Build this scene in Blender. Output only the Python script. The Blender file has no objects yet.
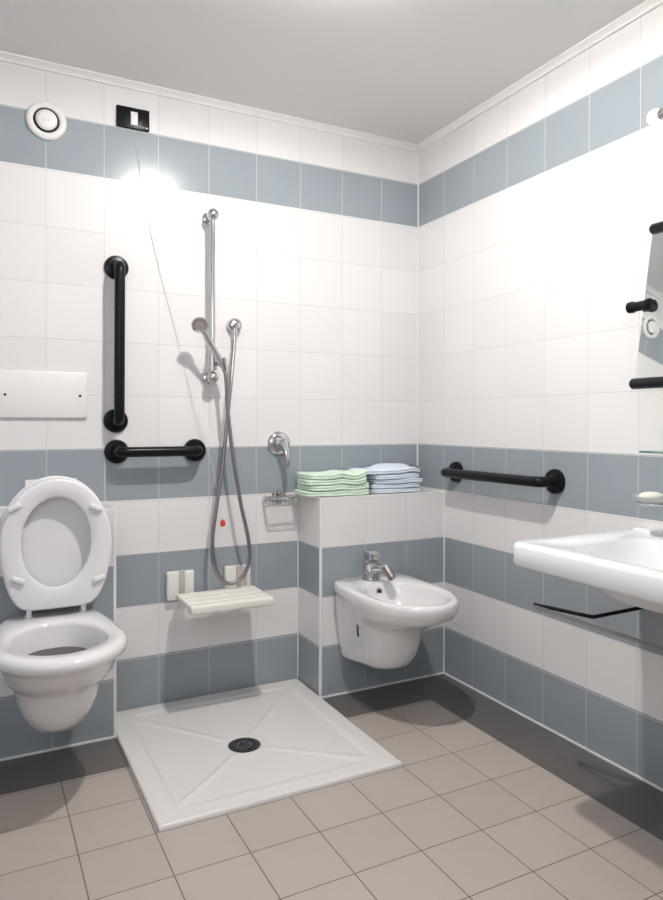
import bpy, bmesh, math, random
from mathutils import Vector, Matrix, noise
random.seed(7)
PI = math.pi
S = bpy.context.scene
COL = S.collection

# ------------------------------------------------------------------ camera, light, exposure
cam_d = bpy.data.cameras.new('camera'); cam = bpy.data.objects.new('camera', cam_d); COL.objects.link(cam)
FPX = 688.26
cam_d.sensor_fit = 'AUTO'; cam_d.sensor_width = 36.0
cam_d.lens = 36.0 * FPX / 900.0
cam_d.shift_y = -21.02 / 900.0
yaw, pitch, roll = .4772, -.0097, .0016
fw = Vector((math.sin(yaw), math.cos(yaw), 0)); rt = Vector((math.cos(yaw), -math.sin(yaw), 0)); up = Vector((0, 0, 1))
fw, up = fw*math.cos(pitch) + up*math.sin(pitch), up*math.cos(pitch) - fw*math.sin(pitch)
rt, up = rt*math.cos(roll) + up*math.sin(roll), up*math.cos(roll) - rt*math.sin(roll)
M = Matrix((rt, up, -fw)).transposed().to_4x4(); M.translation = Vector((-1.8566, -2.7031, 1.1204))
cam.matrix_world = M
cam_d.clip_start = .02
S.camera = cam

w = bpy.data.worlds.new('world'); S.world = w; w.use_nodes = True
w.node_tree.nodes['Background'].inputs[0].default_value = (.9, .95, 1, 1)
w.node_tree.nodes['Background'].inputs[1].default_value = .3
S.view_settings.view_transform = 'Standard'; S.view_settings.look = 'None'
S.view_settings.gamma = 1; S.view_settings.use_curve_mapping = False
S.view_settings.exposure = 0.46

LAMP = Vector((-1.0, -1.17, 2.374))
ld = bpy.data.lights.new('ceiling_bulb', 'POINT'); ld.energy = 13; ld.shadow_soft_size = .014; ld.color = (1, .965, .92)
lo = bpy.data.objects.new('ceiling_bulb', ld); lo.location = LAMP; COL.objects.link(lo)
dd = bpy.data.lights.new('ceiling_lamp_disc', 'AREA'); dd.shape = 'DISK'; dd.size = .07; dd.energy = 13.5; dd.color = (1, .965, .92)
do = bpy.data.objects.new('ceiling_lamp_disc', dd); do.location = LAMP - Vector((0, 0, .016)); COL.objects.link(do)
# added fill light, out of view behind the camera, to brighten the room
ad = bpy.data.lights.new('added_fill_light', 'POINT'); ad.energy = 15; ad.shadow_soft_size = .14; ad.color = (.84, .89, 1)
ao = bpy.data.objects.new('added_fill_light', ad); ao.location = (-2.40, -3.05, 2.0); COL.objects.link(ao)

# ------------------------------------------------------------------ materials
MATS = {}
def mat(name, col, rough=.4, metal=0., spec=.5, coat=0., emit=None, es=0., trans=0., ior=1.45, bump=None, sheen=0., sss=0.):
    if name in MATS: return MATS[name]
    m = bpy.data.materials.new(name); m.use_nodes = True
    nt = m.node_tree; b = nt.nodes['Principled BSDF']
    b.inputs['Base Color'].default_value = (*col, 1); b.inputs['Roughness'].default_value = rough
    b.inputs['Metallic'].default_value = metal; b.inputs['Specular IOR Level'].default_value = spec
    b.inputs['Coat Weight'].default_value = coat; b.inputs['Coat Roughness'].default_value = .05
    b.inputs['Transmission Weight'].default_value = trans; b.inputs['IOR'].default_value = ior
    b.inputs['Sheen Weight'].default_value = sheen
    if emit: b.inputs['Emission Color'].default_value = (*emit, 1); b.inputs['Emission Strength'].default_value = es
    # a faint procedural variation on every surface
    tc = nt.nodes.new('ShaderNodeTexCoord'); nz = nt.nodes.new('ShaderNodeTexNoise')
    sc, st = bump or (60, .01)
    nz.inputs['Scale'].default_value = sc; nz.inputs['Detail'].default_value = 3
    nt.links.new(tc.outputs['Object'], nz.inputs['Vector'])
    bp = nt.nodes.new('ShaderNodeBump'); bp.inputs['Strength'].default_value = st; bp.inputs['Distance'].default_value = .002
    nt.links.new(nz.outputs['Fac'], bp.inputs['Height']); nt.links.new(bp.outputs[0], b.inputs['Normal'])
    MATS[name] = m; return m

class NT:
    def __init__(s, m): s.t = m.node_tree; s.n = s.t.nodes; s.l = s.t.links
    def put(s, sock, v):
        if isinstance(v, bpy.types.NodeSocket): s.l.new(v, sock)
        else: sock.default_value = v
    def m(s, op, a, b=0., c=0.):
        n = s.n.new('ShaderNodeMath'); n.operation = op
        for i, v in enumerate((a, b, c)): s.put(n.inputs[i], v)
        return n.outputs[0]
    def mix(s, f, a, b):
        n = s.n.new('ShaderNodeMix'); n.data_type = 'RGBA'
        s.put(n.inputs[0], f); s.put(n.inputs[6], a); s.put(n.inputs[7], b); return n.outputs[2]
    def pos(s):
        g = s.n.new('ShaderNodeNewGeometry'); x = s.n.new('ShaderNodeSeparateXYZ'); s.l.new(g.outputs['Position'], x.inputs[0])
        y = s.n.new('ShaderNodeSeparateXYZ'); s.l.new(g.outputs['True Normal'], y.inputs[0]); return x.outputs, y.outputs
    def line(s, frac, g):   # 1 near the joint, 0 inside the tile
        a = s.m('PINGPONG', frac, .5)
        return s.m('LESS_THAN', a, g)
    def rand(s, a, b):
        c = s.n.new('ShaderNodeCombineXYZ'); s.l.new(a, c.inputs[0]); s.l.new(b, c.inputs[1])
        n = s.n.new('ShaderNodeTexWhiteNoise'); n.noise_dimensions = '2D'; s.l.new(c.outputs[0], n.inputs['Vector']); return n.outputs['Value']

H = .2034
GREY = (.318, .360, .395, 1); WHITE = (.80, .785, .782, 1)
def tile_wall():
    m = bpy.data.materials.new('glazed_wall_tiles'); m.use_nodes = True; T = NT(m); b = T.n['Principled BSDF']
    P, N = T.pos()
    side = T.m('GREATER_THAN', T.m('ABSOLUTE', N[0]), .5)
    top = T.m('GREATER_THAN', T.m('ABSOLUTE', N[2]), .5)
    u = T.m('ADD', T.m('MULTIPLY', P[0], T.m('SUBTRACT', 1., side)), T.m('MULTIPLY', P[1], side))
    us = T.m('DIVIDE', u, H); vs = T.m('DIVIDE', P[2], H)
    ramp = T.n.new('ShaderNodeValToRGB'); ramp.color_ramp.interpolation = 'CONSTANT'
    cr = ramp.color_ramp; rows = [GREY, WHITE, GREY, WHITE, GREY, WHITE, WHITE, WHITE, WHITE, WHITE, GREY, WHITE]
    cr.elements[0].position = 0; cr.elements[0].color = GREY
    cr.elements[1].position = 1/12; cr.elements[1].color = WHITE
    for i, k in ((2, GREY), (3, WHITE), (4, GREY), (5, WHITE), (10, GREY), (11, WHITE)):
        e = cr.elements.new(i/12); e.color = k
    T.l.new(T.m('DIVIDE', vs, 12.), ramp.inputs[0])
    r = T.rand(T.m('FLOOR', us), T.m('FLOOR', vs))
    var = T.m('ADD', .975, T.m('MULTIPLY', r, .05))
    sc = T.n.new('ShaderNodeVectorMath'); sc.operation = 'SCALE'; T.l.new(ramp.outputs[0], sc.inputs[0]); T.l.new(var, sc.inputs['Scale'])
    ln = T.m('MAXIMUM', T.line(us, .0055), T.line(vs, .0055))
    ln = T.m('MULTIPLY', ln, T.m('SUBTRACT', 1., top))
    col = T.mix(ln, sc.outputs[0], (.62, .61, .60, 1))
    col = T.mix(top, col, WHITE)
    T.l.new(col, b.inputs['Base Color']); b.inputs['Specular IOR Level'].default_value = .32
    T.l.new(T.m('ADD', .18, T.m('MULTIPLY', ln, .5)), b.inputs['Roughness'])
    nz = T.n.new('ShaderNodeTexNoise'); nz.inputs['Scale'].default_value = 9; nz.inputs['Detail'].default_value = 1
    g = T.n.new('ShaderNodeNewGeometry'); T.l.new(g.outputs['Position'], nz.inputs['Vector'])
    hgt = T.m('SUBTRACT', T.m('MULTIPLY', nz.outputs['Fac'], .4), T.m('MULTIPLY', ln, .5))
    bp = T.n.new('ShaderNodeBump'); bp.inputs['Strength'].default_value = .35; bp.inputs['Distance'].default_value = .002
    T.l.new(hgt, bp.inputs['Height']); T.l.new(bp.outputs[0], b.inputs['Normal'])
    return m

def tile_floor():
    m = bpy.data.materials.new('floor_tiles'); m.use_nodes = True; T = NT(m); b = T.n['Principled BSDF']
    P, N = T.pos()
    us = T.m('DIVIDE', T.m('ADD', P[0], .624), .2); vs = T.m('DIVIDE', T.m('ADD', P[1], .829), .1965)
    # border row of darker tiles along the walls
    band = T.m('MAXIMUM', T.m('GREATER_THAN', us, 2.), T.m('GREATER_THAN', vs, 2.06))
    ln = T.m('MAXIMUM', T.line(us, .0075), T.line(vs, .0075))
    r = T.rand(T.m('FLOOR', us), T.m('FLOOR', vs))
    nz = T.n.new('ShaderNodeTexNoise'); nz.inputs['Scale'].default_value = 14; nz.inputs['Detail'].default_value = 4
    g = T.n.new('ShaderNodeNewGeometry'); T.l.new(g.outputs['Position'], nz.inputs['Vector'])
    var = T.m('ADD', .92, T.m('ADD', T.m('MULTIPLY', r, .08), T.m('MULTIPLY', nz.outputs['Fac'], .08)))
    base = T.mix(band, (.46, .405, .36, 1), (.13, .122, .117, 1))
    sc = T.n.new('ShaderNodeVectorMath'); sc.operation = 'SCALE'; T.l.new(base, sc.inputs[0]); T.l.new(var, sc.inputs['Scale'])
    gro = T.mix(band, (.12, .10, .09, 1), (.10, .095, .09, 1))
    T.l.new(T.mix(ln, sc.outputs[0], gro), b.inputs['Base Color'])
    b.inputs['Roughness'].default_value = .42
    bp = T.n.new('ShaderNodeBump'); bp.inputs['Strength'].default_value = .4; bp.inputs['Distance'].default_value = .002
    T.l.new(T.m('SUBTRACT', 1., ln), bp.inputs['Height']); T.l.new(bp.outputs[0], b.inputs['Normal'])
    return m

TILE = tile_wall(); FLOOR = tile_floor()
PAINT = mat('ceiling_paint', (.84, .83, .825), .7, bump=(90, .05))
GROUT = mat('white_edge_trim', (.86, .85, .84), .35)
CER = mat('white_ceramic', (.79, .78, .785), .14, coat=.5, bump=(15, .001))
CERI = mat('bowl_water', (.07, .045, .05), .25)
TRAYM = mat('tray_ceramic', (.75, .73, .71), .28)
SEATM = mat('white_seat_plastic', (.82, .81, .83), .25)
BLACK = mat('black_nylon', (.005, .007, .009), .3, spec=.22)
CHROME = mat('chrome', (.62, .61, .62), .13, metal=1)
STEEL = mat('brushed_steel', (.34, .31, .31), .25, metal=1)
HOSE = mat('metal_hose', (.34, .32, .34), .3, metal=1, bump=(900, .3))
DARK = mat('dark_hole', (.01, .01, .012), .5)
DRAINM = mat('drain_grate', (.035, .035, .045), .35, metal=.3)
CREAM = mat('cream_plastic', (.83, .81, .75), .35)
PLAST = mat('white_plastic', (.82, .81, .79), .35)
GREENT = mat('green_terry_cloth', (.70, .86, .70), .95, spec=.1, sheen=.4, bump=(500, .6))
BLUET = mat('pale_blue_terry_cloth', (.74, .83, .93), .95, spec=.1, sheen=.4, bump=(500, .6))
BASIN = mat('washbasin_ceramic', (.90, .91, .93), .2, coat=.3, bump=(15, .001))
MIRROR = mat('mirror_glass', (.86, .88, .88), .02, metal=1)
GLASS = mat('green_tinted_glass', (.55, .85, .80), .03, trans=.85, ior=1.5)
FROST = mat('frosted_glass', (.85, .87, .86), .25, trans=.5)
SOAPM = mat('soap', (.88, .88, .78), .45)
RED = mat('red_plastic', (.65, .07, .03), .35)
GLOBE = mat('white_lamp_globe', (.9, .9, .9), .3, emit=(1, .98, .95), es=.5)
GLOW = mat('added_ceiling_glow', (.9, .9, .88), .4, emit=(1, .96, .9), es=150.)  # strong emission added to light the ceiling near the lamp
CORD = mat('white_cord', (.68, .67, .66), .7)
WOOD = mat('painted_door', (.45, .44, .43), .5)

# ------------------------------------------------------------------ mesh helpers
def obj(name, bm, m, parent=None, smooth=40):
    bmesh.ops.remove_doubles(bm, verts=bm.verts, dist=1e-6)
    bmesh.ops.recalc_face_normals(bm, faces=bm.faces)
    me = bpy.data.meshes.new(name); bm.to_mesh(me); bm.free()
    me.materials.append(m)
    if smooth:
        for p in me.polygons: p.use_smooth = True
        me.set_sharp_from_angle(angle=math.radians(smooth))
    o = bpy.data.objects.new(name, me); COL.objects.link(o)
    if parent:
        o.parent = parent
        root = parent
        off = Vector(root.location)
        while root.parent: root = root.parent; off += Vector(root.location)
        o.location = -off
    return o
def tag(o, label, cat=None, group=None):
    o['label'] = label
    if cat: o['category'] = cat
    if group: o['group'] = group
    return o
def thing(name, loc, label, cat, group=None):
    o = bpy.data.objects.new(name, None); COL.objects.link(o); o.location = loc; o.empty_display_size = .05
    return tag(o, label, cat, group)
def struct(name, bm, m, smooth=0):
    o = obj(name, bm, m, None, smooth); o['kind'] = 'structure'; return o

def box(bm, x0, x1, y0, y1, z0, z1, bev=0., seg=2):
    r = bmesh.ops.create_cube(bm, size=1)
    for v in r['verts']:
        v.co = Vector(((x0+x1)/2 + v.co.x*(x1-x0), (y0+y1)/2 + v.co.y*(y1-y0), (z0+z1)/2 + v.co.z*(z1-z0)))
    if bev:
        es = list({e for v in r['verts'] for e in v.link_edges})
        bmesh.ops.bevel(bm, geom=es, offset=bev, segments=seg, profile=.5, affect='EDGES')
    return bm
def B(): return bmesh.new()

def loft(bm, rings, cap0=True, cap1=True):
    vr = [[bm.verts.new(p) for p in r] for r in rings]
    n = len(vr[0])
    for a, b in zip(vr, vr[1:]):
        for i in range(n): bm.faces.new((a[i], a[(i+1) % n], b[(i+1) % n], b[i]))
    for flag, r in ((cap0, vr[0]), (cap1, vr[-1])):
        if flag:
            c = Vector()
            for v in r: c += v.co
            c = bm.verts.new(c/n)
            for i in range(n): bm.faces.new((r[i], r[(i+1) % n], c))
    return bm

def circ(c, ax, r, n=24, up_=None):
    ax = Vector(ax).normalized()
    u = Vector(up_) if up_ else (Vector((0, 0, 1)) if abs(ax.z) < .9 else Vector((1, 0, 0)))
    u = (u - ax*u.dot(ax)).normalized(); v = ax.cross(u)
    return [Vector(c) + (u*math.cos(2*PI*i/n) + v*math.sin(2*PI*i/n))*r for i in range(n)]

def tube(bm, pts, r, n=14, cap=True):
    pts = [Vector(p) for p in pts]
    rr = r if isinstance(r, (list, tuple)) else [r]*len(pts)
    t0 = (pts[1]-pts[0]).normalized()
    u = Vector((0, 0, 1)) if abs(t0.z) < .9 else Vector((1, 0, 0))
    rings = []
    for i, p in enumerate(pts):
        t = ((pts[min(i+1, len(pts)-1)]-p).normalized() + (p-pts[max(i-1, 0)]).normalized()).normalized()
        u = (u - t*u.dot(t)).normalized(); v = t.cross(u)
        rings.append([p + (u*math.cos(2*PI*k/n) + v*math.sin(2*PI*k/n))*rr[i] for k in range(n)])
    return loft(bm, rings, cap, cap)

def lathe(bm, base, ax, prof, n=32):
    """prof: list of (distance along ax, radius)"""
    base = Vector(base); ax = Vector(ax).normalized()
    return loft(bm, [circ(base + ax*d, ax, max(r, 1e-4), n) for d, r in prof], True, True)

def sphere(bm, c, r, seg=24, sc=(1, 1, 1)):
    q = bmesh.ops.create_uvsphere(bm, u_segments=seg, v_segments=seg//2, radius=r)
    for v in q['verts']: v.co = Vector((v.co.x*sc[0], v.co.y*sc[1], v.co.z*sc[2])) + Vector(c)
    return bm

def smoothpath(pts, sub=6):
    P = [Vector(p) for p in pts]; out = []
    for i in range(len(P)-1):
        p0 = P[max(i-1, 0)]; p1 = P[i]; p2 = P[i+1]; p3 = P[min(i+2, len(P)-1)]
        for k in range(sub):
            t = k/sub
            out.append(.5*((2*p1) + (-p0+p2)*t + (2*p0-5*p1+4*p2-p3)*t*t + (-p0+3*p1-3*p2+p3)*t*t*t))
    out.append(P[-1]); return out

def fillet(pts, rad, n=7):
    P = [Vector(p) for p in pts]; out = [P[0]]
    for i in range(1, len(P)-1):
        a = (P[i-1]-P[i]).normalized(); b = (P[i+1]-P[i]).normalized()
        s, e = P[i]+a*rad, P[i]+b*rad
        for k in range(n+1):
            t = k/n; out.append(s*(1-t)**2 + P[i]*2*t*(1-t) + e*t*t)
    out.append(P[-1]); return out

def plan(cx, y0, wback, wmid, back, mid, front, z, n=72, eb=5., ef=2., zf=None):
    """closed outline of a wall-hung bowl seen from above; distances run out from the wall plane y0 (towards -y)"""
    out = []
    for i in range(n):
        a = 2*PI*i/n; c, s = math.cos(a), math.sin(a)       # s>0: towards the front
        if s >= 0:
            e = ef; A = wmid; Bq = front-mid
        else:
            e = eb; Bq = mid-back; A = wmid
        r = (abs(c/A)**e + abs(s/Bq)**e)**(-1/e)
        x, d = c*r, s*r
        if s < 0: x *= 1 + (wback/wmid - 1)*min(1, (-d)/Bq)
        zz = z if zf is None else z + zf(mid+d)
        out.append(Vector((cx+x, y0-(mid+d), zz)))
    return out

# ------------------------------------------------------------------ the room
CZ = 2.416; XL = -2.75; YR = -3.5
HX, HD, HZ = -.6192, .2106, 4*H            # half wall carrying the bidet
BX, BD, BZ = -1.4162, .1878, 4*H           # boxed-in cistern behind the toilet
b = B(); box(b, XL-.1, .1, YR-.1, .1, -.1, 0); struct('floor', b, FLOOR)
b = B(); box(b, XL-.1, .1, YR-.1, .1, CZ, CZ+.1); struct('ceiling', b, PAINT)
b = B(); box(b, XL-.1, .1, 0, .1, 0, CZ); struct('wall_back', b, TILE)
b = B(); box(b, 0, .1, YR, 0, 0, CZ); struct('wall_right', b, TILE)
b = B(); box(b, XL-.1, XL, YR, 0, 0, CZ); struct('wall_left', b, TILE)
b = B(); box(b, XL-.1, .1, YR-.1, YR, 0, CZ); struct('wall_front', b, TILE)
b = B(); box(b, HX, 0, -HD, 0, 0, HZ); struct('wall_ledge', b, TILE)
b = B(); box(b, XL, BX, -BD, 0, 0, BZ); struct('wall_cistern', b, TILE)
b = B(); box(b, -1.95, -1.05, YR, YR+.04, 0, 2.05, .004); struct('door_1', b, WOOD)

k = [0]
def trim(bm, m=GROUT, smooth=0):
    k[0] += 1; return struct('trim_%d' % k[0], bm, m, smooth)
# tile edge profiles
t = .0045
b = B(); box(b, -t, 0, -t, 0, HZ, CZ-.03); trim(b)
b = B(); box(b, HX-.001, HX+.007, -HD-.001, -HD+.007, 0, HZ-.006); trim(b)
b = B(); box(b, HX-.001, 0, -HD-.001, -HD+.007, HZ-.006, HZ+.0015); trim(b)
b = B(); box(b, HX-.001, HX+.007, -HD+.007, 0, HZ-.006, HZ+.0015); trim(b)
b = B(); box(b, -t, 0, -HD-t, -HD, 0, HZ); trim(b)
b = B(); box(b, HX-t, HX-.001, -t, 0, .016, HZ); trim(b)
b = B(); box(b, BX-.007, BX+.001, -BD-.001, -BD+.007, 0, BZ-.006); trim(b)
b = B(); box(b, XL, BX+.001, -BD-.001, -BD+.007, BZ-.006, BZ+.0015); trim(b)
b = B(); box(b, BX-.007, BX+.001, -BD+.007, 0, BZ-.006, BZ+.0015); trim(b)
b = B(); box(b, -.006, 0, YR, -HD, 0, .006); trim(b)
b = B(); box(b, HX, 0, -HD-.006, -HD, 0, .006); trim(b)
b = B(); box(b, XL, BX, -BD-.006, -BD, 0, .006); trim(b)
# ceiling cove moulding: a small stepped profile along every wall
def cove(p0, p1, nrm):
    bm = B(); prof = [(0, 0), (.026, 0), (.026, -.005), (.020, -.008), (.012, -.014), (.008, -.019), (.008, -.024), (0, -.024)]
    p0, p1, nrm = Vector(p0), Vector(p1), Vector(nrm)
    rings = [[p + nrm*a + Vector((0, 0, q)) for a, q in prof] for p in (p0, p1)]
    loft(bm, rings); return bm
COVE = mat('moulding_paint', (.86, .85, .83), .45)
trim(cove((XL, 0, CZ), (0, 0, CZ), (0, -1, 0)), COVE)
trim(cove((0, 0, CZ), (0, YR, CZ), (-1, 0, 0)), COVE)
trim(cove((XL, YR, CZ), (XL, 0, CZ), (1, 0, 0)), COVE)
trim(cove((0, YR, CZ), (XL, YR, CZ), (0, 1, 0)), COVE)

# ------------------------------------------------------------------ ceiling lamp
T_ = thing('ceiling_lamp', (LAMP.x, LAMP.y, CZ), 'round ceiling lamp with an opaque dish above the shower area', 'lamp')
b = B(); lathe(b, (LAMP.x, LAMP.y, CZ), (0, 0, -1), [(0, .05), (.018, .05), (.02, .115), (.03, .118)]); obj('lamp_base', b, PLAST, T_)
b = B(); loft(b, [circ((LAMP.x, LAMP.y, z), (0, 0, 1), r, 40) for z, r in ((2.388, .02), (2.388, .155), (2.361, .160), (2.361, .158), (2.3855, .153), (2.3855, .02))], False, False); obj('lamp_dish', b, PLAST, T_)
b = B(); loft(b, [circ((LAMP.x, LAMP.y, z), (0, 0, 1), r, 40) for z, r in ((2.415, .140), (2.389, .152), (2.389, .146), (2.415, .134))], False, False); obj('ceiling_glow_ring', b, GLOW, T_)  # glowing ring added to the fixture for the bright ceiling patch
lo.parent = T_; lo.location = LAMP - Vector(T_.location)
do.parent = T_; do.location = LAMP - Vector((0, 0, .016)) - Vector(T_.location)

T_ = thing('added_fill_fixture', (-2.40, -3.05, 2.0), 'added fill light hung on a stem, unseen behind the camera', 'lamp')  # invented stem and cap that carry the added fill light
b = B(); tube(b, [(-2.40, -3.05, CZ), (-2.40, -3.05, 2.15)], .005, 8); obj('stem', b, CHROME, T_)
b = B(); lathe(b, (-2.40, -3.05, 2.19), (0, 0, -1), [(0, .02), (.02, .04), (.035, .042)], 20); obj('cap', b, PLAST, T_)
ao.parent = T_; ao.location = (0, 0, 0)

# ------------------------------------------------------------------ shower tray
TX0, TX1, TY0, TY1 = -1.4162, -.6245, -.829, -.001
drain = Vector((-1.035, -.462, 0))
def tray_h(x, y):
    e = min(x-TX0, TX1-x, y-TY0, TY1-y)
    rim = .0155
    if e < .002: return .012
    if e < .058: return rim
    s = min(1, (e-.058)/.022); s = s*s*(3-2*s)
    # floor of the tray slopes to the drain
    d = math.hypot(x-drain.x, y-drain.y)
    z = .0045 + .006*min(1, d/.5)
    # raised ribs from the drain to the four corners
    for cx, cy in ((TX0, TY0), (TX1, TY0), (TX0, TY1), (TX1, TY1)):
        dx, dy = cx-drain.x, cy-drain.y; L = math.hypot(dx, dy)
        u = ((x-drain.x)*dx + (y-drain.y)*dy)/L; v = abs((x-drain.x)*dy - (y-drain.y)*dx)/L
        if u > .06:
            wd = .012 + .022*max(0, (u-.25)/.4)
            q = max(0, 1-(v/wd)**2)
            z += .0045*min(1, (u-.06)/.05)*min(1, q*1.6)
    if d < .075: z = z*min(1, max(0, (d-.05)/.02))+.003
    return rim*(1-s) + min(z, rim)*s
b = B(); NX, NY = 150, 150; g = []
for j in range(NY+1):
    row = []
    for i in range(NX+1):
        x = TX0 + (TX1-TX0)*i/NX; y = TY0 + (TY1-TY0)*j/NY
        row.append(b.verts.new((x, y, tray_h(x, y))))
    g.append(row)
for j in range(NY):
    for i in range(NX): b.faces.new((g[j][i], g[j][i+1], g[j+1][i+1], g[j+1][i]))
edge = [g[0][i] for i in range(NX+1)] + [g[j][NX] for j in range(1, NY+1)] + [g[NY][i] for i in range(NX-1, -1, -1)] + [g[j][0] for j in range(NY-1, 0, -1)]
low = [b.verts.new((v.co.x, v.co.y, .0002)) for v in edge]
for i in range(len(edge)):
    j = (i+1) % len(edge); b.faces.new((edge[i], low[i], low[j], edge[j]))
b.faces.new(low)
T_ = thing('shower_tray', (-1.02, -.415, 0), 'white square shower tray sunk into the tiled floor with a round dark drain', 'shower tray')
obj('tray_basin', b, TRAYM, T_, 60)
b = B(); lathe(b, (drain.x, drain.y, .0015), (0, 0, 1), [(0, .056), (.0035, .056), (.005, .052), (.0045, .038), (.003, .036), (.003, .01), (.0045, .008), (.0045, 0)], 40)
dr = obj('drain', b, DRAINM, T_); dr['label'] = 'round dark drain cover'
b = B()
for i in range(10):
    a = 2*PI*i/10; p = drain + Vector((math.cos(a)*.024, math.sin(a)*.024, .0048)); box(b, p.x-.004, p.x+.004, p.y-.004, p.y+.004, p.z, p.z+.0012, .0005, 1)
obj('drain_grate', b, STEEL, dr)

# ------------------------------------------------------------------ toilet
cx, y0, RZ = -1.637, -BD, .47
T_ = thing('toilet', (cx, y0-.3, .15), 'white wall-hung toilet with its seat and lid raised against the tiled cistern box', 'toilet')
b = B()
def P_(wb, wm, bk, md, fr, z, eb=5, zf=None, x=0): return plan(cx+x, y0, wb, wm, bk, md, fr, z, eb=eb, zf=zf)
rings = [
 P_(.02, .02, .26, .30, .328, .275), P_(.055, .055, .22, .30, .368, .285), P_(.085, .085, .18, .30, .408, .320),
 P_(.105, .110, .165, .31, .443, .380, 2.6), P_(.118, .126, .150, .32, .466, .430, 2.4), P_(.124, .134, .145, .32, .473, .462, 2.3),
 P_(.128, .138, .142, .32, .477, .470, 2.3), P_(.136, .146, .132, .32, .486, .476, 2.4),
 P_(.143, .174, .004, .32, .528, .477, 6), P_(.147, .186, .001, .32, .544, .474, 6), P_(.149, .193, 0, .32, .552, .465, 6),
 P_(.149, .195, 0, .32, .554, .453, 6), P_(.148, .192, 0, .32, .550, .442, 6), P_(.145, .181, 0, .32, .536, .434, 6),
 P_(.143, .166, 0, .315, .523, .415, 6), P_(.140, .156, 0, .31, .503, .385, 6), P_(.136, .143, 0, .30, .468, .360, 6),
 P_(.131, .132, 0, .29, .445, .346, 5), P_(.126, .124, 0, .28, .428, .332, 5), P_(.122, .118, 0, .28, .418, .300, 5),
 P_(.112, .106, 0, .27, .398, .260, 4), P_(.098, .088, 0, .26, .368, .222, 4), P_(.080, .068, 0, .24, .323, .192, 4), P_(.05, .04, .03, .22, .268, .180, 4)]
b = B()
loft(b, rings); obj('bowl', b, CER, T_, 50)
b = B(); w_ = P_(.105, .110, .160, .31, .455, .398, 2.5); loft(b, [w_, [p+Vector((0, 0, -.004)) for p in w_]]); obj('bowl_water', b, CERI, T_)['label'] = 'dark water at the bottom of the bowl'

def lid_outline(scale_w=1., top=.427, n=80, cxl=-1.618, wmax=.173, wbot=.128, hmax=.205, k=1.):
    """outline in local coords: x, height above hinge line; wide round top, narrow flat bottom"""
    out = []
    c0 = hmax
    for i in range(n):
        a = 2*PI*i/n; c, s = math.cos(a), math.sin(a)
        if s >= 0: A, Bq, e = wmax, top-c0, 2.05
        else: A, Bq, e = wmax, c0, 7.
        r = (abs(c/A)**e + abs(s/Bq)**e)**(-1/e); x, h = c*r, s*r
        if s < 0: x *= 1 + (wbot/wmax-1)*(min(1, -h/Bq))**1.7
        out.append((cxl+x*k, c0+h*k))
    return out
Z0 = .505
def vert_plate(outl, hole, ya, yb, bev=.006):
    """upright plate between ya (front, -y) and yb; hole optional; rounded rims"""
    bm = B(); n = len(outl)
    ox = sum(p[0] for p in outl)/n; oz = sum(p[1] for p in outl)/n
    def ring(o, y, s):
        res = []
        for x, z in o:
            dx, dz = x-ox, z-oz; L = math.hypot(dx, dz); res.append(Vector((ox+dx*(L-s)/L, y, Z0+oz+dz*(L-s)/L)))
        return res
    if hole:
        rs = [ring(hole, ya+.002, -bev), ring(outl, ya, bev*1.6), ring(outl, ya+.0025, bev*.5), ring(outl, ya+bev, 0), ring(outl, yb-bev*.5, 0), ring(outl, yb, bev),
              ring(hole, yb, -bev*.6), ring(hole, yb-bev*.5, 0), ring(hole, ya+bev, 0)]
        vr = [[bm.verts.new(p) for p in r] for r in rs]
        for a, c in zip(vr, vr[1:]+vr[:1]):
            for i in range(n): bm.faces.new((a[i], a[(i+1) % n], c[(i+1) % n], c[i]))
    else:
        loft(bm, [ring(outl, ya, bev), ring(outl, ya+bev*.7, .001), ring(outl, yb-bev*.7, 0), ring(outl, yb, bev)])
    return bm
LO = lid_outline()
HO = []
for i in range(80):
    a = 2*PI*i/80; HO.append((-1.620+math.cos(a)*.109, .218+math.sin(a)*.150))
seat = obj('toilet_seat', vert_plate(LO, HO, -.278, -.252), SEATM, T_)
lid = obj('toilet_lid', vert_plate([(x, z+.004) for x, z in lid_outline(wmax=.176, top=.430)], None, -.226, -.206), SEATM, T_)
for (x, z, r) in ((-1.748, .34, -25), (-1.497, .327, 22), (-1.737, .105, 25), (-1.487, .088, -18)):
    b = B(); box(b, -.022, .022, -.289, -.278, -.009, .009, .005, 3)
    bmesh.ops.transform(b, matrix=Matrix.Translation((x, 0, Z0+z)) @ Matrix.Rotation(math.radians(r), 4, 'Y'), verts=b.verts)
    obj('bumper', b, SEATM, seat)
for x in (-1.703, -1.533):
    b = B(); box(b, x-.013, x+.013, -.245, -.195, .468, .480, .004); box(b, x-.008, x+.008, -.250, -.232, .470, .522, .003); box(b, x-.020, x+.020, -.268, -.215, .510, .522, .004)
    obj('hinge', b, SEATM, T_)
# a strip of the flush pipe cover behind the lid
b = B(); box(b, -1.70, -1.525, -.010, 0, .888, .912, .004); tag(obj('access_cover', b, PLAST), 'small white strip cover on the grey tiles just above the raised toilet lid', 'cover')

# ------------------------------------------------------------------ flush plate panel
b = B(); box(b, -1.98, -1.487, -.014, 0, 1.135, 1.303, .004)
T_ = thing('cistern_panel', (-1.73, 0, 1.135), 'blank white rectangular panel with dark screws on the wall above the toilet', 'wall panel')
obj('panel', b, PLAST, T_)
for x in (-1.513, -1.764, -1.95):
    b = B(); lathe(b, (x, -.013, 1.217), (0, -1, 0), [(0, .0045), (.003, .0045), (.004, .003), (.004, 0)], 16); obj('screw', b, DARK, T_)

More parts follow.
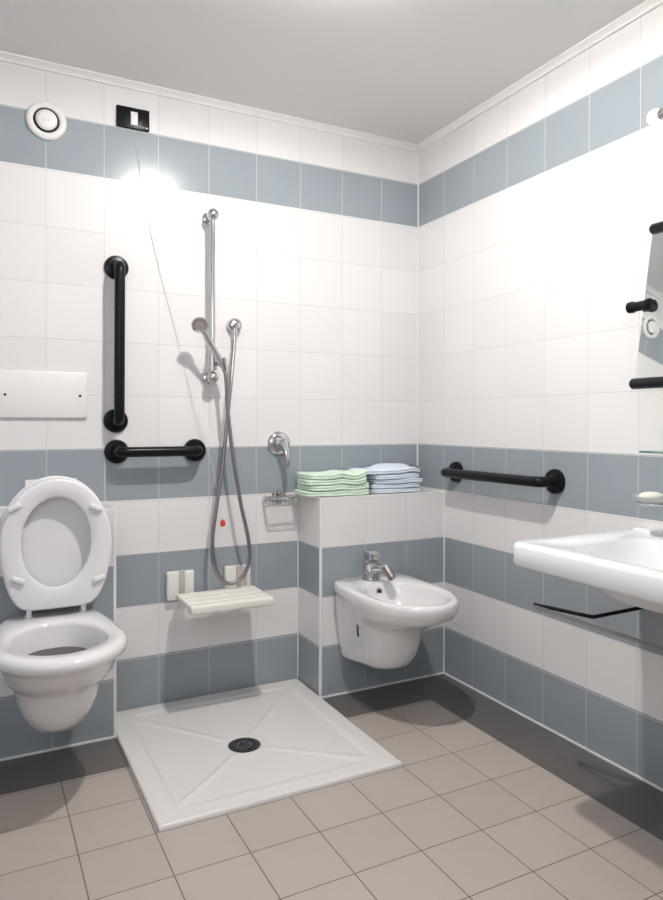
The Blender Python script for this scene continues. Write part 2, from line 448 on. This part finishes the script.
# ------------------------------------------------------------------ grab bars
def grab(name, A, Bp, out, label, r=.0195, d=.078):
    A, Bp, out = Vector(A), Vector(Bp), Vector(out)
    T_ = thing(name, A, label, 'grab bar')
    b = B(); tube(b, fillet([A+out*.004, A+out*d, Bp+out*d, Bp+out*.004], .032, 8), r, 20); obj('bar', b, BLACK, T_)
    for p in (A, Bp):
        b = B(); lathe(b, p, out, [(0, .045), (.010, .045), (.015, .042), (.017, .034), (.018, .026), (.024, .0225), (.030, .0205)], 36); f = obj('mounting_flange', b, BLACK, T_)
    return T_
grab('grab_bar', (-1.381, 0, 1.705), (-1.384, 0, 1.125), (0, -1, 0), 'black vertical grab bar on the white tiles above the toilet seat')
grab('grab_bar', (-1.381, 0, 1.008), (-1.078, 0, 1.008), (0, -1, 0), 'short black horizontal grab bar on the grey tile band below the vertical bar')
grab('grab_bar', (0, -.300, .906), (0, -.874, .909), (-1, 0, 0), 'long black horizontal grab bar on the right wall beside the ledge with towels')

# ------------------------------------------------------------------ shower rail, hand shower, hose, outlet
T_ = thing('shower_rail', (-1.02, 0, 1.28), 'chrome vertical shower rail fixed to the white tiles', 'shower rail')
rx, ry = -1.022, -.062
b = B(); tube(b, [(rx, ry, 1.30), (rx, ry, 1.935)], .0105, 18); obj('pole', b, CHROME, T_)
for z in (1.94, 1.297):
    b = B(); sphere(b, (rx, ry-.004, z), .0235, 24); tube(b, [(rx, ry, z), (rx, -.004, z)], .013, 16)
    lathe(b, (rx, 0, z), (0, -1, 0), [(0, .024), (.006, .024), (.012, .015)], 24); obj('rail_mount', b, CHROME, T_)
b = B(); tube(b, [(rx, ry, 1.325), (rx, ry, 1.385)], .019, 20); tube(b, [(rx, ry, 1.352), (rx+.030, ry-.040, 1.352)], .012, 16)
tube(b, [(rx+.038, ry-.045, 1.325), (rx+.024, ry-.052, 1.372)], .0145, 18); obj('slider', b, CHROME, T_)

T_ = thing('hand_shower', (-1.0, -.10, 1.34), 'chrome hand shower head tilted left in the sliding holder of the rail', 'shower head')
hp = Vector((-1.098, -.145, 1.492)); he = Vector((-.992, -.108, 1.338))
fx = Vector((-.25, -.75, -.45)).normalized()
b = B(); tube(b, smoothpath([hp - fx*.006, hp*.75+he*.25, hp*.4+he*.6, he], 5), [.0125]*5+[.011]*5+[.012]*5+[.013], 16); obj('handle', b, CHROME, T_)
b = B(); lathe(b, hp - fx*.020, fx, [(0, .004), (.003, .016), (.010, .025), (.020, .031), (.028, .032), (.032, .030), (.033, .024), (.031, .022), (.031, 0)], 36); hh = obj('shower_head', b, CHROME, T_)
b = B(); lathe(b, hp + fx*.011, fx, [(0, .021), (.002, .020), (.003, .0)], 24); obj('spray_face', b, CHROME, hh)

T_ = thing('shower_outlet', (-.935, 0, 1.505), 'round chrome wall outlet where the shower hose is connected', 'shower outlet')
b = B(); lathe(b, (-.914, 0, 1.516), (0, -1, 0), [(0, .030), (.012, .031), (.026, .028), (.034, .020), (.036, .0)], 32); obj('outlet_cover', b, CHROME, T_)
b = B(); tube(b, [(-.916, -.022, 1.503), (-.918, -.028, 1.455)], [.014, .010], 16); obj('hose_nut', b, CHROME, T_)

hpts = [(-.992, -.108, 1.338), (-.984, -.112, 1.30), (-.979, -.108, 1.247), (-.972, -.10, 1.164), (-.950, -.10, .986), (-.921, -.10, .81), (-.887, -.10, .655), (-.881, -.10, .567), (-.904, -.095, .507),
        (-.938, -.09, .481), (-.975, -.09, .482), (-1.012, -.09, .525), (-1.030, -.09, .59), (-1.030, -.09, .68), (-1.010, -.088, .815), (-.985, -.082, .971), (-.966, -.075, 1.129), (-.944, -.060, 1.291), (-.927, -.038, 1.40), (-.918, -.028, 1.465)]
b = B(); tube(b, smoothpath(hpts, 8), .0078, 12); tag(obj('shower_hose', b, HOSE), 'long grey metal shower hose hanging in a loop down to the white seat', 'hose')

# ------------------------------------------------------------------ emergency pull cord
T_ = thing('pull_cord_alarm', (-1.318, 0, 2.247), 'black rectangular pull cord switch plate near the ceiling with a thin cord', 'switch')
b = B(); box(b, -1.381, -1.256, -.010, 0, 2.240, 2.322, .005); obj('switch_plate', b, BLACK, T_)
b = B(); box(b, -1.328, -1.302, -.014, -.009, 2.254, 2.304, .002); obj('indicator_window', b, PLAST, T_)['label'] = 'small white window'
b = B()
for i in range(7): box(b, -1.298+i*.004, -1.2955+i*.004, -.0108, -.0098, 2.2505, 2.2525)
box(b, -1.270, -1.263, -.011, -.0098, 2.2485, 2.2535, .001, 1); obj('printed_mark', b, CORD, T_)
cpts = [(-1.315, -.006, 2.243), (-1.300, -.004, 2.14), (-1.275, -.004, 1.98), (-1.225, -.004, 1.74), (-1.142, -.004, 1.432), (-1.068, -.016, 1.13), (-1.024, -.024, 1.0), (-1.003, -.05, .87), (-.994, -.098, .745), (-.994, -.104, .718)]
b = B(); tube(b, smoothpath(cpts, 6), .0009, 6); obj('cord', b, CORD, T_)
b = B(); lathe(b, (-.996, -.106, .738), (.1, 0, -1), [(0, .003), (.004, .008), (.018, .0105), (.026, .009), (.029, .002)], 20)
obj('pull_knob', b, RED, T_)['label'] = 'small red knob at the end of the cord'

# ------------------------------------------------------------------ shower mixer and wire soap basket
T_ = thing('shower_mixer', (-.715, 0, 1.03), 'round chrome single-lever shower mixer on the grey tile band', 'mixer tap')
c = Vector((-.713, 0, 1.03))
b = B(); lathe(b, c, (0, -1, 0), [(0, .050), (.006, .051), (.012, .046), (.016, .036), (.018, .028)], 40); obj('cover_plate', b, CHROME, T_)
b = B(); lathe(b, c+Vector((0, -.015, 0)), (0, -1, 0), [(0, .027), (.03, .026), (.042, .020), (.046, .0)], 32); obj('cartridge', b, CHROME, T_)
b = B(); lathe(b, c+Vector((-.030, -.013, .002)), (0, -1, 0), [(0, .009), (.014, .009), (.018, .006), (.018, 0)], 20); obj('diverter_button', b, CHROME, T_)
b = B(); tube(b, [c+Vector((0, -.055, .004)), c+Vector((.004, -.072, -.03)), c+Vector((.007, -.082, -.065)), c+Vector((.008, -.086, -.100))], [.017, .015, .011, .006], 16); obj('lever', b, CHROME, T_)

T_ = thing('soap_basket', (-.70, 0, .79), 'small chrome wire soap basket on the wall left of the ledge', 'soap basket')
x0, x1, yb, yf, z0, z1 = -.785, -.655, -.012, -.085, .782, .806
b = B()
for z, rr in ((z1, .0035), (z0, .0022)):
    tube(b, fillet([(x0, yb, z), (x0, yf, z), (x1, yf, z), (x1, yb, z)], .012, 4), rr, 8); tube(b, [(x0, yb, z), (x1, yb, z)], rr, 8)
obj('basket_frame', b, CHROME, T_)
for i in range(7):
    x = x0 + (x1-x0)*(i+.5)/7
    b = B(); tube(b, [(x, yb, z1), (x, yb, z0), (x, yf, z0), (x, yf, z1)], .0015, 6); obj('wire', b, CHROME, T_)
b = B(); lathe(b, (-.72, 0, .80), (0, -1, 0), [(0, .020), (.008, .020), (.013, .012), (.014, 0)], 24); obj('wall_mount', b, CHROME, T_)
b = B(); sphere(b, (-.72, -.02, .822), .011, 16); sphere(b, (-.745, -.02, .818), .007, 12); sphere(b, (-.70, -.02, .818), .007, 12); obj('clip', b, STEEL, T_)

# stop valves on the back wall behind the towels
for x, lab in ((-.108, 'small chrome stop valve on the back wall just behind the blue towels, left one'), (-.040, 'small chrome stop valve nearest the room corner behind the blue towels')):
    T_ = thing('stop_valve', (x, 0, .905), lab, 'valve', 'chrome stop valves')
    b = B(); lathe(b, (x, 0, .905), (0, -1, 0), [(0, .022), (.004, .022), (.008, .012), (.03, .011)], 20); obj('valve_body', b, CHROME, T_)
    b = B(); lathe(b, (x, -.028, .905), (0, -1, 0), [(0, .016), (.004, .019), (.014, .018), (.018, .012), (.018, 0)], 10); obj('knob', b, CHROME, T_)

# ------------------------------------------------------------------ towels
def towel(cx_, cy_, z, wx, wy, h, m, rot, seed, name, label, group, droop=.004):
    bm = B(); n = 88; prof = []
    # profile of one folded towel: two rolled layers with a groove between them
    for k_ in range(19):
        a = k_/18
        zz = a*h
        lobe = abs(math.sin(a*2*PI))**.5 if 0 < a < 1 else 0
        ins = .0035*(1-lobe)
        if k_ in (0, 18): ins = .013
        elif k_ in (1, 17): ins = .0055
        prof.append((ins, zz))
    rings = [[Vector((0, 0, 0))]]
    rings = []
    def out(ins, zz):
        r_ = []
        A, Bq = wx/2-ins, wy/2-ins
        for i in range(n):
            an = 2*PI*i/n; c_, s_ = math.cos(an), math.sin(an); e = 7.
            r = (abs(c_/A)**e + abs(s_/Bq)**e)**(-1/e)
            r_.append(Vector((c_*r, s_*r, zz)))
        return r_
    rings.append([p*.5 for p in out(.03, 0)])
    for ins, zz in prof: rings.append(out(ins, zz))
    for f in (.85, .65, .4, .2):
        rings.append([Vector((p.x*f, p.y*f, h)) for p in out(.016, h)])
    loft(bm, rings)
    R_ = Matrix.Translation((cx_, cy_, z)) @ Matrix.Rotation(rot, 4, 'Z')
    st = 3.7 if m is GREENT else 11.3
    for v in bm.verts:
        q2 = noise.noise(Vector((v.co.x*20+seed*3.1, v.co.y*20, seed*1.7)))
        q3 = noise.noise(Vector((v.co.x*8+seed*5.1, v.co.y*8, seed*2.7)))
        v.co.x *= 1 + .030*q2 + .03*q3; v.co.y *= 1 + .05*q2 + .04*q3
        v.co = R_ @ v.co
        hs = v.co.z - HZ - .0018
        g_ = min(1, max(0, hs/.085))
        # all layers of a stack sag together, more towards its top and its outer edge
        sag = noise.noise(Vector((v.co.x*11+st, v.co.y*11, 0)))*.018 + noise.noise(Vector((v.co.x*30+st, v.co.y*30, 2)))*.003
        e = min(1.6, (abs(v.co.x-cx0)/.15)**3) + min(1.6, (abs(v.co.y+.11)/.09)**3)
        v.co.z += g_*(sag - .0045*e + .003)
        v.co.y = min(v.co.y, -.008)
    o = obj(name, bm, m, None, 70)
    for v in o.data.vertices: v.co -= Vector((cx_, cy_, z))
    o.location = (cx_, cy_, z)
    return tag(o, label, 'towel', group)
order4 = ['bottom towel', 'second towel from the bottom', 'third towel from the bottom', 'top towel']
z = HZ+.0018; cx0 = -.512
for i in range(4):
    towel(-.512+random.uniform(-.007, .007), -.110+random.uniform(-.004, .002), z, .296-.006*i+random.uniform(-.01, .006), .178, .0228, GREENT, math.radians(random.uniform(-4, 4)), i, 'folded_towel',
          'light green folded towel, %s in the green stack on the ledge' % order4[i], 'green folded towels')
    z += .0238
order5 = ['bottom towel', 'second towel from the bottom', 'middle towel', 'fourth towel from the bottom', 'top towel']
z = HZ+.0018; cx0 = -.226
for i in range(5):
    top = i == 4
    towel(-.226+random.uniform(-.006, .006) - (.024 if top else 0), -.110+random.uniform(-.003, .003), z, .245 + (.05 if top else 0), .176, .0195, BLUET, math.radians(random.uniform(-4, 4)), 10+i, 'folded_towel',
          'pale blue folded towel, %s in the blue stack on the ledge' % order5[i], 'pale blue folded towels')
    z += .0210 if i < 3 else .0235

# ------------------------------------------------------------------ folding shower seat
T_ = thing('shower_bench', (-1.01, 0, .43), 'cream white slatted fold-down shower seat mounted on the wall above the tray', 'shower seat')
sx0, sx1 = -1.172, -.850
for i in range(4):
    ya = -.068 - i*.0555
    b = B(); box(b, sx0, sx1, ya-.0535, ya, .426 if i == 3 else .434, .456, .0065, 3); obj('slat', b, CREAM, T_)
for x in (sx0+.05, sx1-.05):
    b = B(); box(b, x-.012, x+.012, -.275, -.05, .420, .436, .004); obj('support_bar', b, CREAM, T_)
for x in (-1.136, -.898):
    b = B(); box(b, x-.058, x-.010, -.026, 0, .418, .532, .007, 3); box(b, x+.012, x+.052, -.026, 0, .418, .532, .007, 3); box(b, x-.05, x+.05, -.014, 0, .416, .531, .003)
    br = obj('wall_bracket', b, CREAM, T_)
    b = B(); box(b, x-.008, x+.012, -.018, -.012, .440, .531, .001); obj('bracket_slot', b, mat('grey_plastic', (.50, .48, .44), .4), br)
    b = B(); box(b, x-.02, x+.02, -.085, -.018, .418, .440, .005); obj('hinge_arm', b, CREAM, T_)

# ------------------------------------------------------------------ bidet
cx, y0 = -.410, -HD
T_ = thing('bidet', (cx, y0-.25, .14), 'white wall-hung bidet below the ledge with towels', 'bidet')
def Q(wb, wm, bk, md, fr, z, eb=5, x=0, n_=2.): return plan(cx+x, y0, wb, wm, bk, md, fr, z, eb=eb, ef=n_)
UP = .008
def bow(rg, amt):        # shallow niche in each flank, just in front of the wall flange
    for p in rg:
        d = y0 - p.y
        if .016 < d < .20:
            q = min(1, (d-.016)/.012) * min(1, (.20-d)/.07)
            p.x += (-1 if p.x > cx else 1)*amt*q
    return rg
rings = [
 Q(.018, .018, .28, .30, .32, .340), Q(.03, .03, .26, .30, .34, .341), Q(.08, .085, .20, .31, .42, .352, 2.2), Q(.112, .118, .155, .31, .465, .385, 2.2), Q(.128, .133, .132, .31, .487, .43, 2.2),
 Q(.132, .138, .126, .31, .493, .453, 2.2), Q(.138, .145, .118, .31, .500, .462, 2.3),
 Q(.168, .164, .006, .30, .526, .466, 8), Q(.172, .173, .002, .30, .536, .463, 8), Q(.175, .178, 0, .30, .541, .454, 8), Q(.175, .179, 0, .30, .542, .440, 8), bow(Q(.174, .178, 0, .30, .539, .425, 8), .006),
 bow(Q(.172, .170, 0, .30, .523, .402, 8), .026), bow(Q(.169, .154, 0, .28, .465, .374, 8), .030), bow(Q(.165, .136, 0, .27, .405, .352, 8), .028), bow(Q(.162, .124, 0, .25, .350, .336, 8), .024),
 bow(Q(.158, .118, 0, .23, .328, .310, 8), .019), bow(Q(.152, .110, 0, .22, .315, .25, 8), .012), bow(Q(.146, .102, 0, .21, .295, .20, 7), .006), Q(.142, .095, 0, .19, .275, .172, 7), Q(.137, .086, 0, .18, .255, .158, 7), Q(.09, .05, .02, .16, .20, .154, 5)]
b = B()
loft(b, rings); obj('bowl', b, CER, T_, 50)
BB = bpy.data.objects['bowl.001']
for v in BB.data.vertices: v.co.z += .011
from mathutils.bvhtree import BVHTree
tree_ = BVHTree.FromPolygons([v.co.copy() for v in BB.data.vertices], [tuple(p.vertices) for p in BB.data.polygons])
hit, nn, _, _ = tree_.ray_cast(Vector((cx-.010, y0-.30, .443)), Vector((0, 1, 0)))
nn = nn if nn.y < 0 else -nn
b = B(); lathe(b, hit-nn*.004, nn, [(0, .0155), (.005, .0155), (.0062, .0145), (.0055, .012), (.0045, .0)], 24); obj('overflow_ring', b, CHROME, T_)
b = B(); lathe(b, hit, nn, [(0, .0118), (.0012, .0118), (.0014, 0)], 20); obj('overflow_hole', b, DARK, T_)['label'] = 'dark round overflow hole'
b = B(); lathe(b, (cx, y0-.30, .3515), (0, 0, 1), [(0, .024), (.003, .024), (.004, .015), (.006, .012), (.006, 0)], 24); obj('drain_plug', b, CHROME, T_)
hit, nn, _, _ = tree_.ray_cast(Vector((cx-.5, y0-.150, .306)), Vector((1, 0, 0)))
nn = nn if nn.x < 0 else -nn
tz = Vector((0, 0, 1)); tz = (tz-nn*tz.dot(nn)).normalized(); ty = nn.cross(tz)
b = B(); rg_ = []
for k_ in range(28):
    a = 2*PI*k_/28; q_ = tz*(.0085*math.sin(a) + (.019 if math.sin(a) > 0 else -.019)) + ty*(.0085*math.cos(a)); rg_.append(hit+q_)
loft(b, [[p-nn*.004 for p in rg_], [p+nn*.0012 for p in rg_]]); obj('fixing_slot', b, DARK, T_)['label'] = 'black oval slot on the side'
b = B(); lathe(b, (cx+.01, y0-.19, .170), (0, 0, -1), [(0, .016), (.016, .014), (.020, 0)], 20); obj('fixing_cap', b, PLAST, T_)
# bidet tap: body, lever on top, swivel spout
f0 = Vector((cx-.006, y0-.062, .474)); FS = 1.3
f = T_
b = B(); lathe(b, f0, (0, 0, 1), [(0, .027), (.004, .027), (.008, .025), (.045, .024), (.050, .026), (.060, .025), (.066, .016), (.067, 0)], 28); fa = obj('faucet', b, CHROME, f)
b = B(); tube(b, smoothpath([f0+Vector((0, -.008, .034)), f0+Vector((.006, -.045, .046)), f0+Vector((.013, -.078, .042))], 5), .0115, 14)
obj('spout', b, CHROME, fa)
b = B(); tube(b, [f0+Vector((.010, -.068, .052)), f0+Vector((.018, -.096, .022))], [.0145, .0135], 18); tube(b, [f0+Vector((.018, -.096, .022)), f0+Vector((.0185, -.098, .020))], .009, 14); obj('swivel_nozzle', b, STEEL, fa)
b = B(); box(b, f0.x-.018, f0.x+.018, f0.y-.022, f0.y+.020, f0.z+.064, f0.z+.092, .006, 3); box(b, f0.x-.012, f0.x+.012, f0.y-.040, f0.y-.01, f0.z+.078, f0.z+.090, .004, 3); obj('tap_lever', b, CHROME, fa)

for o_ in [fa] + list(fa.children):
    for v in o_.data.vertices: v.co = f0 + (v.co-f0)*FS

# ------------------------------------------------------------------ washbasin
T_ = thing('washbasin', (0, -1.56, .75), 'large white washbasin with a straight front edge on the right wall', 'washbasin')
SX, SY0, SY1, SZ = -.537, -1.222, -1.92, .790
def rrect(x0, x1, y0_, y1_, r, z, n=10, zf=None):
    out = []
    for (px, py, a0) in ((x1-r, y1_-r, 0), (x0+r, y1_-r, 90), (x0+r, y0_+r, 180), (x1-r, y0_+r, 270)):
        for i in range(n+1):
            a = math.radians(a0 + 90*i/n); p = Vector((px+math.cos(a)*r, py+math.sin(a)*r, z))
            if zf: p.z += zf(p)
            out.append(p)
    return out
def R(ins, r, z, zf=None): return rrect(SX+ins, -.0005, SY1+ins, SY0-ins, r, z, zf=zf)
def R2(a, bq, r, z, zf=None): return rrect(SX+a, -.115-bq*.3, SY1+.08+bq, SY0-.10-bq, r, z, zf=zf)
rings = [rrect(-.36, -.26, -1.62, -1.52, .04, .682), R2(.14, .07, .10, .688), R2(.10, .03, .11, .715), R2(.082, .01, .11, .755), R2(.072, 0, .11, .778), R2(.062, -.006, .115, .786), R(.030, .033, .7895), R(.012, .038, .7895), R(.004, .04, .7870), R(0, .04, .778),
         R(0, .04, .733), R(.004, .04, .726), R(.012, .035, .723), R(.05, .03, .721), rrect(SX+.09, -.0005, SY1+.10, SY0-.10, .08, .708), rrect(SX+.15, -.0005, SY1+.15, SY0-.17, .10, .660), rrect(SX+.22, -.0005, SY1+.2, SY0-.21, .06, .640)]
b = B(); loft(b, rings); obj('basin', b, BASIN, T_, 50)
b = B(); box(b, -.052, -.0005, SY1+.02, SY0-.02, .785, .796, .004, 3); obj('back_ledge', b, BASIN, T_)
b = B(); lathe(b, (-.31, -1.57, .683), (0, 0, 1), [(0, .024), (.003, .024), (.004, .012), (.004, 0)], 24); obj('drain_plug', b, CHROME, T_)
# towel rail under the basin
T_ = thing('towel_rail', (-.31, -1.2, .546), 'thin steel towel rail with a bent black arm underneath the washbasin', 'towel rail')
b = B(); tube(b, [(-.31, -1.087, .550), (-.31, -1.90, .550)], .0030, 10); obj('rail', b, STEEL, T_)
b = B(); tube(b, [(-.320, -1.095, .547), (-.320, -1.90, .547)], .0022, 10); obj('rail', b, STEEL, T_)
b = B(); tube(b, fillet([(-.308, -1.090, .552), (-.248, -1.266, .550), (-.006, -1.250, .546)], .008, 4), .0060, 10); obj('bent_arm', b, BLACK, T_)
b = B(); tube(b, fillet([(-.308, -1.88, .552), (-.248, -1.80, .550), (-.006, -1.80, .546)], .008, 4), .0060, 10); obj('bent_arm', b, BLACK, T_)

# ------------------------------------------------------------------ mirror, shelf, soap dish, wall lamp
T_ = thing('tilting_mirror', (-.08, -1.6, 1.24), 'tilting rectangular mirror held by black rods on the right wall', 'mirror')
mt, mb = Vector((-.042, 0, 1.703)), Vector((-.119, 0, 1.236))
nrm = Vector((-(mt.z-mb.z), 0, (mt.x-mb.x))).normalized()
nrm = Vector((-abs(nrm.x), 0, abs(nrm.z)))
b = B()
my0, my1 = -1.300, -1.86
rings = []
for off in (0, -.006):
    rings.append([Vector((p.x, y, p.z)) + nrm*off for p, y in ((mt, my0), (mt, my1), (mb, my1), (mb, my0))])
loft(b, rings); obj('mirror_pane', b, MIRROR, T_, 0)
for p, ys in ((mt, -1.296), (mb, -1.290)):
    b = B(); tube(b, [p+Vector((0, ys, 0)), p+Vector((0, ys-.006, 0)), p+Vector((0, -1.90, 0))], [.012, .0165, .0165], 18)
    for y in (-1.36, -1.80): tube(b, [p+Vector((0, y, 0)), Vector((-.001, y, p.z))], .012, 14)
    obj('rod', b, BLACK, T_)
c = Vector((-.088, 0, 1.470))
b = B(); tube(b, [c+Vector((0, y-.008, 0)) for y in (-1.244, -1.247, -1.262, -1.272, -1.290, -1.300, -1.312, -1.322, -1.325)], [.010, .017, .018, .014, .015, .015, .019, .018, .010], 20)
tube(b, [c+Vector((0, -1.29, 0)), (-.001, -1.29, 1.470)], .012, 14); obj('pivot_knob', b, BLACK, T_)

T_ = thing('glass_shelf', (0, -1.5, 1.02), 'thin green-edged glass shelf on the right wall below the mirror', 'shelf')
b = B(); box(b, -.125, -.0005, -1.9, -1.322, 1.032, 1.039, .001, 1); obj('glass_pane', b, GLASS, T_)
for y in (-1.40, -1.82):
    b = B(); box(b, -.03, 0, y-.012, y+.012, 1.020, 1.048, .004); obj('shelf_bracket', b, CHROME, T_)

T_ = thing('soap_dish', (0, -1.36, .89), 'glass soap dish in a round chrome holder on the right wall above the washbasin', 'soap dish')
sc_ = Vector((-.10, -1.345, .888))
b = B(); lathe(b, sc_, (0, 0, 1), [(0, .03), (.003, .040), (.014, .054), (.018, .055), (.016, .051), (.006, .036), (.005, 0)], 36)
for v in b.verts: v.co.y = sc_.y + (v.co.y-sc_.y)*1.0
obj('dish', b, FROST, T_)
b = B(); rg = circ(sc_+Vector((0, 0, -.003)), (0, 0, 1), .040, 32); tube(b, rg+[rg[0]], .0045, 10); tube(b, [sc_+Vector((.035, -.012, -.003)), (-.004, -1.385, .893)], .008, 12)
lathe(b, (0, -1.385, .895), (-1, 0, 0), [(0, .027), (.008, .028), (.016, .020), (.022, .012)], 28); obj('holder', b, CHROME, T_)
b = B(); sphere(b, sc_+Vector((0, 0, .018)), .04, 28, (.95, .80, .32)); tag(obj('soap_bar', b, SOAPM), 'oval cream soap bar lying in the glass soap dish', 'soap')

T_ = thing('wall_lamp', (0, -1.42, 2.0), 'small wall lamp with a white globe end high on the right wall above the mirror', 'lamp')
b = B(); sphere(b, (-.08, -1.336, 2.018), .024, 24); obj('globe', b, GLOBE, T_)
b = B(); tube(b, [(-.08, -1.352, 2.018), (-.08, -1.40, 2.020), (-.08, -1.62, 2.020)], [.016, .020, .020], 18); tube(b, [(-.08, -1.48, 2.02), (-.001, -1.48, 2.02)], .012, 12); obj('lamp_arm', b, CHROME, T_)

# ------------------------------------------------------------------ round wall vent
vc = Vector((-1.626, 0, 2.210))
T_ = thing('wall_vent', vc, 'round white ventilation valve high on the back wall above the toilet', 'vent')
b = B(); loft(b, [circ(vc+Vector((0, -d, 0)), (0, 1, 0), r, 48) for d, r in ((0, .088), (.006, .089), (.012, .085), (.015, .076), (.015, .062), (.012, .058), (0, .057))], False, False); obj('outer_ring', b, PLAST, T_)
b = B(); lathe(b, vc, (0, -1, 0), [(0, .058), (.007, .058), (.0075, 0)], 40); obj('air_gap', b, DARK, T_)['label'] = 'dark gap around the valve disc'
b = B(); lathe(b, vc+Vector((0, -.005, 0)), (0, -1, 0), [(0, .03), (.006, .046), (.011, .0475), (.015, .044), (.018, .030), (.019, .0)], 40); obj('valve_disc', b, PLAST, T_)
for v_ in (0, 1):
    b = B(); box(b, vc.x-.012+.02*v_, vc.x-.006+.02*v_, -.027, -.022, vc.z-.005, vc.z+.005, .001, 1); obj('adjusting_rib', b, PLAST, T_)
for o_ in T_.children:
    for v in o_.data.vertices: v.co = vc + Vector(((v.co.x-vc.x)*.775, v.co.y, (v.co.z-vc.z)*.775))
